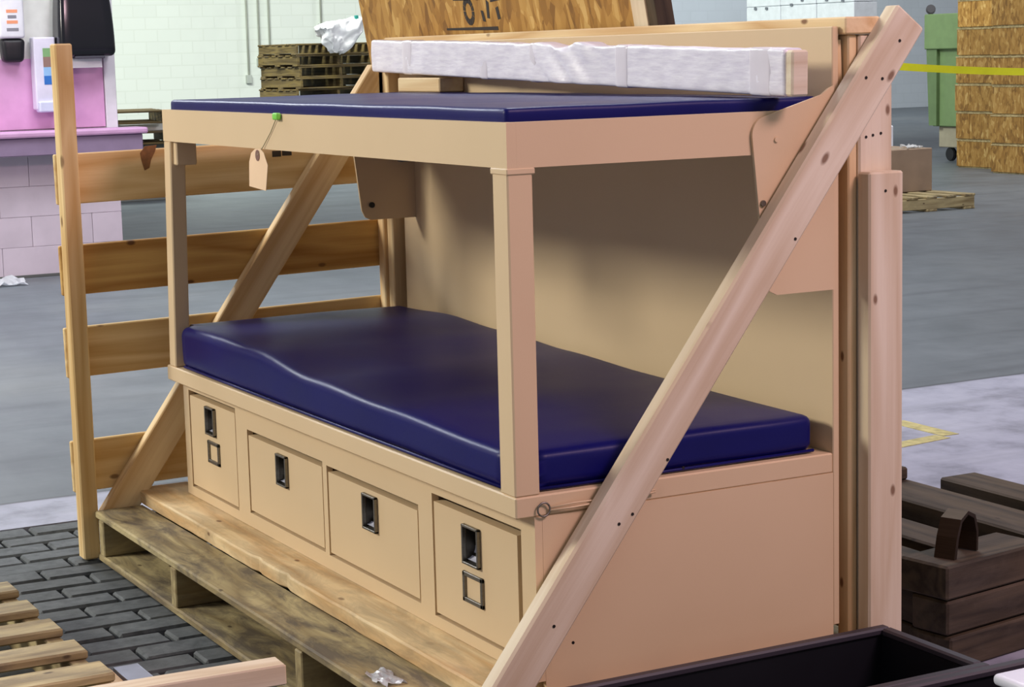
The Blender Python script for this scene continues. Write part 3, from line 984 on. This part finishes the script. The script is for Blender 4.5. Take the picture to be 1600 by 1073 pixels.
tote('black_tote', (0.105, 0.425), (-0.42, 0.775), 0.200, 'long black plastic tote in front of the bunk bed end panel')
tote('black_tote', (0.435, 0.80), (0.30, 1.10), 0.205, 'black plastic tote at the bottom right corner with a white container on it')
rbox('white_container', (0.65, 0.865, 0.2165), (0.24, 0.37, 0.022), 0.010, (4, 4, 2), plain('white_plastic', (226, 230, 244), 0.35), None)
tag(bpy.data.objects['white_container'], 'shallow white plastic container resting on the corner black tote', 'container')
rg = rbox('grey_rag', (0.345, 0.55, 0.050), (0.12, 0.16, 0.08), 0.03, (10, 10, 5), plain('grey_cloth', (120, 124, 140), 0.9), None,
          lambda p: p + Vector((0.02, 0.02, 0.02)) * noise.noise(p * 18))
tag(rg, 'crumpled grey rag at the bottom of the long black tote', 'rag')

# ------------------------------------------------------------------ dark timber skid, right
sk = thing('timber_skid', (-0.45, 1.50, 0), 'dark weathered timber skid with an iron loop on the right floor', 'skid')
DKX = wood('dark', 'x', dirt=0.3, knots=0.2)
DKY = wood('dark', 'y', dirt=0.3, knots=0.2)


def skp(name, x, y, z, mat=DKX, rot=0.0):
    """rot turns the timber about the near corner of the skid"""
    MS = Matrix.Translation((-0.067, 1.084, 0)) @ Matrix.Rotation(R(rot), 4, 'Z')
    c = Vector(((x[0] + x[1]) / 2, (y[0] + y[1]) / 2, (z[0] + z[1]) / 2))
    s = (x[1] - x[0], y[1] - y[0], z[1] - z[0])
    bm = bmesh.new(); bm_box(bm, (0, 0, 0), s, 0.005)
    o = finish(name, bm, mat, None); o.matrix_basis = MS @ Matrix.Translation(c)
    o.parent = sk; o.matrix_parent_inverse = wmat(sk).inverted()
    return o


skp('bearer', (-0.11, 0.012), (0.004, 0.95), (0.0, 0.075), DKY, 9)
skp('bearer', (-0.72, -0.60), (0.02, 0.90), (0.0, 0.075), DKY)
skp('bearer', (-0.595, -0.115), (0.004, 0.12), (0.0, 0.075))
skp('bearer', (-0.595, -0.260), (0.40, 0.52), (0.0, 0.075))
skp('cross_beam', (-0.10, 0.004), (0.002, 0.93), (0.079, 0.155), DKY, 9)
skp('cross_beam', (-0.72, -0.61), (0.02, 0.90), (0.079, 0.155), DKY)
skp('cross_beam', (-0.605, -0.105), (0.002, 0.095), (0.079, 0.155))
skp('cross_beam', (-0.605, -0.260), (0.40, 0.52), (0.079, 0.155))
skp('cross_beam', (-0.13, 0.006), (-0.002, 0.325), (0.159, 0.235), DKY, 9)
skp('deck_plank', (-0.73, -0.135), (0.0, 0.07), (0.159, 0.225))
skp('deck_plank', (-0.73, -0.160), (0.12, 0.235), (0.159, 0.228))
skp('deck_plank', (-1.10, 0.10), (0.335, 0.49), (0.159, 0.238))
skp('deck_plank', (-0.73, -0.22), (0.60, 0.72), (0.159, 0.228))
skp('end_block', (-0.82, -0.715), (0.425, 0.485), (0.239, 0.272))
IRON = metal('rusty_iron', (84, 72, 62), 0.6)
bm = bmesh.new()
prof = [(-0.062, 0.0), (-0.050, 0.05), (-0.032, 0.088), (0.0, 0.102), (0.032, 0.088), (0.046, 0.05), (0.044, 0.005)]
ws = 0.05
inn = [(a * 0.82, b * 0.92) for a, b in prof]
rows = []
for (a, b), (c, d) in zip(prof, inn):
    rows.append([bm.verts.new((-ws / 2, a, b)), bm.verts.new((ws / 2, a, b)), bm.verts.new((ws / 2, c, d)), bm.verts.new((-ws / 2, c, d))])
for r0, r1 in zip(rows, rows[1:]):
    for k in range(4): bm.faces.new((r0[k], r0[(k + 1) % 4], r1[(k + 1) % 4], r1[k]))
bm.faces.new(rows[0]); bm.faces.new(rows[-1])
bmesh.ops.recalc_face_normals(bm, faces=bm.faces)
finish('iron_loop', bm, IRON, sk, (-0.142, 1.182, 0.232), (0, 0, R(20)))

# ------------------------------------------------------------------ wash station on the left wall
PINK = plain('pink_splash_panel', (214, 160, 204), 0.5, var=0.12, scale=4)
sp = box('splash_panel', (-9.628, -9.612), (0.2, 2.155), (0.95, 1.400), PINK, None, 0.003)
tag(sp, 'pink splash panel on the wall above the lilac wash counter', 'splash panel')
ct = thing('wash_counter', (-9.5, 1.2, 0.8), 'lilac wash counter ledge along the block wall on the left', 'counter')
box('counter_top', (-9.590, -9.36), (0.0, 2.36), (0.905, 0.945), plain('pink_counter', (204, 160, 200), 0.45), ct, 0.012, seg=2)
box('counter_apron', (-9.59, -9.39), (0.02, 2.33), (0.79, 0.905), plain('mauve_apron', (142, 124, 152), 0.5), ct, 0.006)
# soap dispenser
sd = thing('soap_dispenser', (-9.6, 1.56, 1.4), 'white soap dispenser with orange print and black nozzle, far left wall', 'dispenser')
rbox('cover', (-9.56, 1.552, 1.72), (0.11, 0.165, 0.38), 0.02, (3, 3, 4), plain('white_dispenser', (238, 240, 248), 0.35), sd)
rbox('nozzle', (-9.57, 1.560, 1.455), (0.10, 0.145, 0.15), 0.03, (3, 3, 3), BLACK, sd,
     lambda p: Vector((p.x, p.y * (1.0 + p.z * 1.2), p.z)))
OR = plain('orange_print', (240, 160, 120), 0.5); GY = plain('grey_print', (140, 140, 150), 0.5)
for z, m, w_ in ((1.700, OR, 0.07), (1.665, GY, 0.055), (1.632, OR, 0.07), (1.585, GY, 0.075)):
    box('printed_band', (-9.506, -9.5035), (1.555 - w_ / 2, 1.555 + w_ / 2), (z - 0.010, z + 0.010), m, sd, 0)
# glove / wipe box dispenser
gd = thing('wipe_dispenser', (-9.6, 1.75, 1.06), 'white wall dispenser with a colourful picture label between soap and towel dispensers', 'dispenser')
rbox('case', (-9.558, 1.752, 1.305), (0.10, 0.142, 0.46), 0.012, (3, 3, 4), plain('white_case', (224, 222, 240), 0.4), gd)
for z0, z1, rgb in ((1.41, 1.465, (130, 176, 120)), (1.345, 1.41, (150, 120, 110)), (1.29, 1.345, (150, 196, 240)), (1.235, 1.29, (50, 120, 205))):
    box('picture_label', (-9.5075, -9.5055), (1.738, 1.814), (z0, z1), plain('label_%d' % rgb[2], rgb, 0.4), gd, 0)
box('dispensing_tray', (-9.575, -9.48), (1.692, 1.818), (1.06, 1.13), plain('tray_white', (214, 222, 246), 0.4), gd, 0.008)
# towel dispenser
td = thing('towel_dispenser', (-9.6, 2.0, 1.4), 'large black paper towel dispenser with a white towel showing', 'dispenser')


def td_fn(p):
    t_ = (p.z + 0.24) / 0.48
    p.y *= 1.0 - 0.16 * t_ ** 2.2
    p.x = p.x * (1 - 0.25 * t_ ** 2) + (-0.02 * t_ ** 2)
    return p


rbox('cover', (-9.515, 2.012, 1.645), (0.20, 0.37, 0.48), 0.04, (6, 8, 10), plain('gloss_black', (16, 17, 24), 0.16, spec=0.6), td, td_fn)
box('towel_slot', (-9.56, -9.425), (1.925, 2.12), (1.392, 1.41), plain('grey_slot', (70, 70, 80), 0.5), td, 0.004)
box('paper_towel', (-9.49, -9.487), (1.905, 2.115), (1.335, 1.40), plain('towel_white', (244, 242, 255), 0.8), td, 0)

# ------------------------------------------------------------------ far background, left
src = make_pallet('pallet', 'weathered pallet, bottom layer of the far pallet stack', 'pallets stacked by the white wall', 1.22, 1.0, 'far', 0.5, 6, 0.11, [-0.58, 0, 0.58])
ordinal = ['bottom', 'second', 'third', 'fourth', 'fifth', 'sixth', 'seventh', 'eighth', 'ninth', 'tenth', 'top']
sx, sy, sr = -20.6, 8.30, R(97)
src.location = (sx, sy, 0); src.rotation_euler = (0, 0, sr)
for i in range(1, 11):
    copy_tree(src, (sx + random.uniform(-.02, .02), sy + random.uniform(-.02, .02), i * 0.1405), sr + random.uniform(-.02, .02),
              'weathered pallet, %s layer of the far pallet stack' % ordinal[i] + (' counted from the floor' if i < 10 else ' below the white bag'))
def bag_fn(p):
    t_ = (p.z + 0.2) / 0.4
    k = 0.28 + 0.85 * min(1, max(0, t_)) ** 0.8
    q = Vector((p.x * k, p.y * k, p.z))
    q += Vector((.04, .04, .03)) * noise.noise(p * 9) + Vector((.02, .02, .02)) * noise.noise(p * 23)
    if t_ > 0.8: q.z += 0.05 * (p.y / 0.3)
    return q


bagt = thing('plastic_bag', (-19.9, 8.25, 1.55), 'crumpled white plastic bag hung over the far pallet stack', 'plastic bag')
rbox('bag_film', (-19.85, 8.27, 1.62), (0.34, 0.62, 0.40), 0.12, (12, 16, 12), plain('bag_white', (250, 250, 255), 0.35, spec=0.6), bagt, bag_fn)
rbox('bag_tie', (-19.75, 8.46, 1.84), (0.04, 0.05, 0.07), 0.012, (2, 2, 2), plain('teal_tie', (20, 120, 110), 0.5), bagt)
# conduits on the white wall
COND = plain('painted_conduit', (196, 200, 184), 0.5)
for i, (y, z0) in enumerate(((10.51, 1.06), (10.72, 1.34), (10.91, 1.23), (11.87, 1.9))):
    c_ = thing('wall_conduit', (-28.93, y, z0), 'thin vertical conduit on the white wall, %s from the left' % ('first', 'second', 'third', 'fourth')[i], 'conduit', 'conduits on the white wall')
    tube('pipe', [(-28.95, y, z0), (-28.95, y, 6.5)], 0.018, COND, c_, 8)
    box('outlet_box', (-28.999, -28.92), (y - 0.045, y + 0.045), (z0 - 0.09, z0 + 0.05), plain('grey_box', (190, 196, 186), 0.5), c_, 0.006)
# low stack between wash counter and bed: pallet, white carton, pallet
lowp = make_pallet('pallet', 'dark pallet lying on a white carton behind the wash counter', None, 1.0, 0.9, 'far', 0.5, 5, 0.11, [-0.48, 0, 0.48], h=0.13)
lowp.location = (-16.3, 4.2, 0.765); lowp.rotation_euler = (0, 0, R(80))
lowq = copy_tree(lowp, (-16.3, 4.28, 0.56), R(84), 'dark pallet under a white carton behind the wash counter')
cart0 = box('white_carton', (-16.75, -15.95), (3.75, 4.72), (0.691, 0.763), plain('white_card', (236, 238, 232), 0.6), None, 0.006)
tag(cart0, 'flat white carton between two dark pallets behind the wash counter', 'carton')
cart1 = box('grey_carton', (-16.75, -15.95), (3.75, 4.72), (0.0, 0.558), plain('grey_card', (120, 124, 120), 0.7), None, 0.006)
tag(cart1, 'grey carton on the floor under the dark pallets behind the wash counter', 'carton')

# ------------------------------------------------------------------ far background, right
OSBZ = osb('z', 0.88); OSBL = osb('z', 1.04)
BAT = wood('old', 'y', knots=0.0)


def osb_crate(x0, x1, y0, z0, h, mat, label, split):
    y1 = y0 + 0.9
    t = thing('osb_crate', ((x0 + x1) / 2, (y0 + y1) / 2, z0), label, 'crate', 'OSB crates stacked on the right')
    xm = x0 + (x1 - x0) * split
    za, zb = z0 + 0.016, z0 + h - 0.012
    box('front_panel', (x0, xm - 0.003), (y0, y0 + 0.012), (za, zb), mat, t, 0.001)
    box('front_panel', (xm + 0.003, x1 - 0.013), (y0, y0 + 0.012), (za, zb), mat, t, 0.001)
    box('side_panel', (x1 - 0.012, x1), (y0, y1), (za, zb), mat, t, 0.001)
    box('side_panel', (x0, x0 + 0.012), (y0 + 0.013, y1), (za, zb), mat, t, 0.001)
    box('bottom_batten', (x0 + .012, x1 - 0.013), (y0 + .013, y1), (z0, z0 + 0.015), BAT, t, 0.002)
    box('lid_panel', (x0 - 0.003, x1 + 0.003), (y0 - 0.004, y1 + .004), (zb, z0 + h), BAT, t, 0.002)
    return t


for i in range(7):
    dx = random.uniform(-.012, .012)
    osb_crate(-13.77 + dx, -13.05 + dx, 12.9 + random.uniform(-.02, .02), i * 0.30, 0.299, OSBL if i == 5 else OSBZ,
              'OSB crate, %s layer of the rear stack beside the green hopper' % ('bottom', 'second', 'third', 'fourth', 'fifth', 'pale sixth', 'top')[i], 0.3)
for i in range(7):
    dx = random.uniform(-.012, .012)
    osb_crate(-12.735 + dx, -11.75 + dx, 12.48 + random.uniform(-.02, .02), i * 0.30, 0.299, OSBZ,
              'OSB crate, %s layer of the front stack at the right photo edge' % ('bottom', 'second', 'third', 'fourth', 'fifth', 'sixth', 'top')[i], 0.5)
# green hopper cart
GRN = plain('green_enamel', (116, 142, 94), 0.45)
hp = thing('hopper_cart', (-14.5, 14.1, 0), 'green steel hopper cart on casters behind the OSB crates', 'cart')
prism('hopper_body', [(-14.92, 0.40), (-14.08, 0.40), (-14.02, 1.30), (-14.98, 1.30)], 'y', 13.54, 14.7, GRN, hp, 0.01)
box('hopper_collar', (-15.0, -14.0), (13.48, 14.76), (1.28, 1.68), GRN, hp, 0.01)
prism('corner_rib', [(-14.93, 0.41), (-14.80, 0.41), (-14.80, 1.28), (-14.98, 1.28)], 'y', 13.50, 13.54, plain('olive_rib', (100, 124, 82), 0.5), hp)
box('chassis', (-14.85, -14.1), (13.58, 14.6), (0.16, 0.40), plain('beige_chassis', (160, 152, 130), 0.6), hp, 0.008)
for yy in (13.64, 14.5):
    for xx in (-14.70, -14.2):
        disc('caster', (xx, yy, 0.082), (0, 1, 0), 0.080, 0.05, BLACK, hp, 18, 0.01)
disc('hand_knob', (-14.93, 13.52, 1.733), (0.7, -0.5, 0.2), 0.055, 0.05, BLACK, hp, 18, 0.01)
for zz in (1.08, 0.72):
    box('data_plate', (-14.50, -14.36), (13.532, 13.538), (zz - 0.07, zz + 0.07), plain('pale_plate', (196, 208, 216), 0.4), hp, 0)
# carton on a pallet
rp = make_pallet('pallet', 'dirty yellow pallet under the brown carton beyond the crate frame', None, 1.05, 0.9, 'old', 0.5, 5, 0.11, [-0.5, 0.0, 0.5], h=0.125)
rp.location = (-9.95, 8.92, 0); rp.rotation_euler = (0, 0, R(0))
bc = thing('brown_carton', (-10.2, 9.05, 0.126), 'brown cardboard carton sitting on the pallet right of the crate frame', 'carton')
CARD = plain('kraft_card', (156, 134, 112), 0.75)
box('carton_body', (-10.42, -9.90), (8.80, 9.32), (0.126, 0.485), CARD, bc, 0.006)
box('flap_seam', (-10.42, -9.90), (9.05, 9.07), (0.485, 0.487), plain('card_tape', (190, 178, 156), 0.3), bc, 0)
sc_ = scrap('film_scrap', (-10.02, 9.2, 0.487), (0.14, 0.12, 0.05), 9, plain('white_film', (238, 240, 240), 0.3), 'bit of white film on top of the brown carton', 'plastic scrap')
wc = box('white_drum_box', (-11.65, -11.22), (9.65, 9.98), (0.0, 0.62), plain('white_box', (232, 234, 240), 0.5), None, 0.01)
tag(wc, 'white box standing behind the brown carton, mostly hidden by the crate upright', 'box')
# tall white wrapped stacks behind the crate
WST = plain('white_stretch_wrap', (222, 228, 232), 0.4)
for i in range(3):
    xa = -19.3 + i * 0.78
    t = thing('wrapped_stack', (xa + .38, 14.2, 0), 'tall white stretch-wrapped stack behind the bunk bed, %s of three' % ('leftmost', 'middle', 'rightmost')[i], 'wrapped stack', 'white wrapped stacks')
    for k in range(9):
        box('carton_layer', (xa, xa + 0.765), (14.0 + random.uniform(0, .01), 14.38), (k * 0.27, k * 0.27 + 0.266), WST, t, 0.008)
    for k in range(2):
        mx = xa + 0.10 + 0.33 * k + random.uniform(0, .15); mz = 1.83 + 0.1 * random.random()
        box('shipping_mark', (mx, mx + 0.05), (13.992, 13.998), (mz, mz + 0.035), plain('mark_grey', (110, 116, 124), 0.5), t, 0)
# caution tape between two stanchions
YT = plain('yellow_tape', (246, 250, 44), 0.4, var=0.05)
pa_, pb_ = Vector((-7.0, 6.45, 1.221)), Vector((-7.0, 8.05, 1.135))
tp = thing('caution_tape', pa_, 'bright yellow caution tape stretched across the right background', 'tape')
bm = bmesh.new(); n = 24; rows = []
for i in range(n + 1):
    f_ = i / n; c = pa_.lerp(pb_, f_) - pa_ + Vector((0, 0, -0.012 * math.sin(math.pi * f_)))
    tw = 0.15 * math.sin(f_ * 5)
    d_ = Vector((math.sin(tw), 0, math.cos(tw))) * 0.024
    rows.append((bm.verts.new(c - d_), bm.verts.new(c + d_), bm.verts.new(c + d_ + Vector((-.001, 0, 0))), bm.verts.new(c - d_ + Vector((-.001, 0, 0)))))
for r0, r1 in zip(rows, rows[1:]):
    for k in range(4): bm.faces.new((r0[k], r0[(k + 1) % 4], r1[(k + 1) % 4], r1[k]))
bmesh.ops.recalc_face_normals(bm, faces=bm.faces)
finish('tape_ribbon', bm, YT, tp, pa_)
for yy, hz_, lb in ((6.42, 1.28, 'grey stanchion post holding the left end of the yellow tape'), (8.08, 1.2, 'grey stanchion post holding the right end of the yellow tape')):
    st_ = thing('stanchion', (-7.0, yy, 0), lb, 'stanchion')
    tube('pole', [(-7.0, yy, 0.02), (-7.0, yy, hz_)], 0.022, plain('grey_post', (150, 152, 156), 0.4), st_, 10)
    disc('base_plate', (-7.0, yy, 0.012), (0, 0, 1), 0.10, 0.024, plain('grey_post', (150, 152, 156), 0.4), st_, 24)
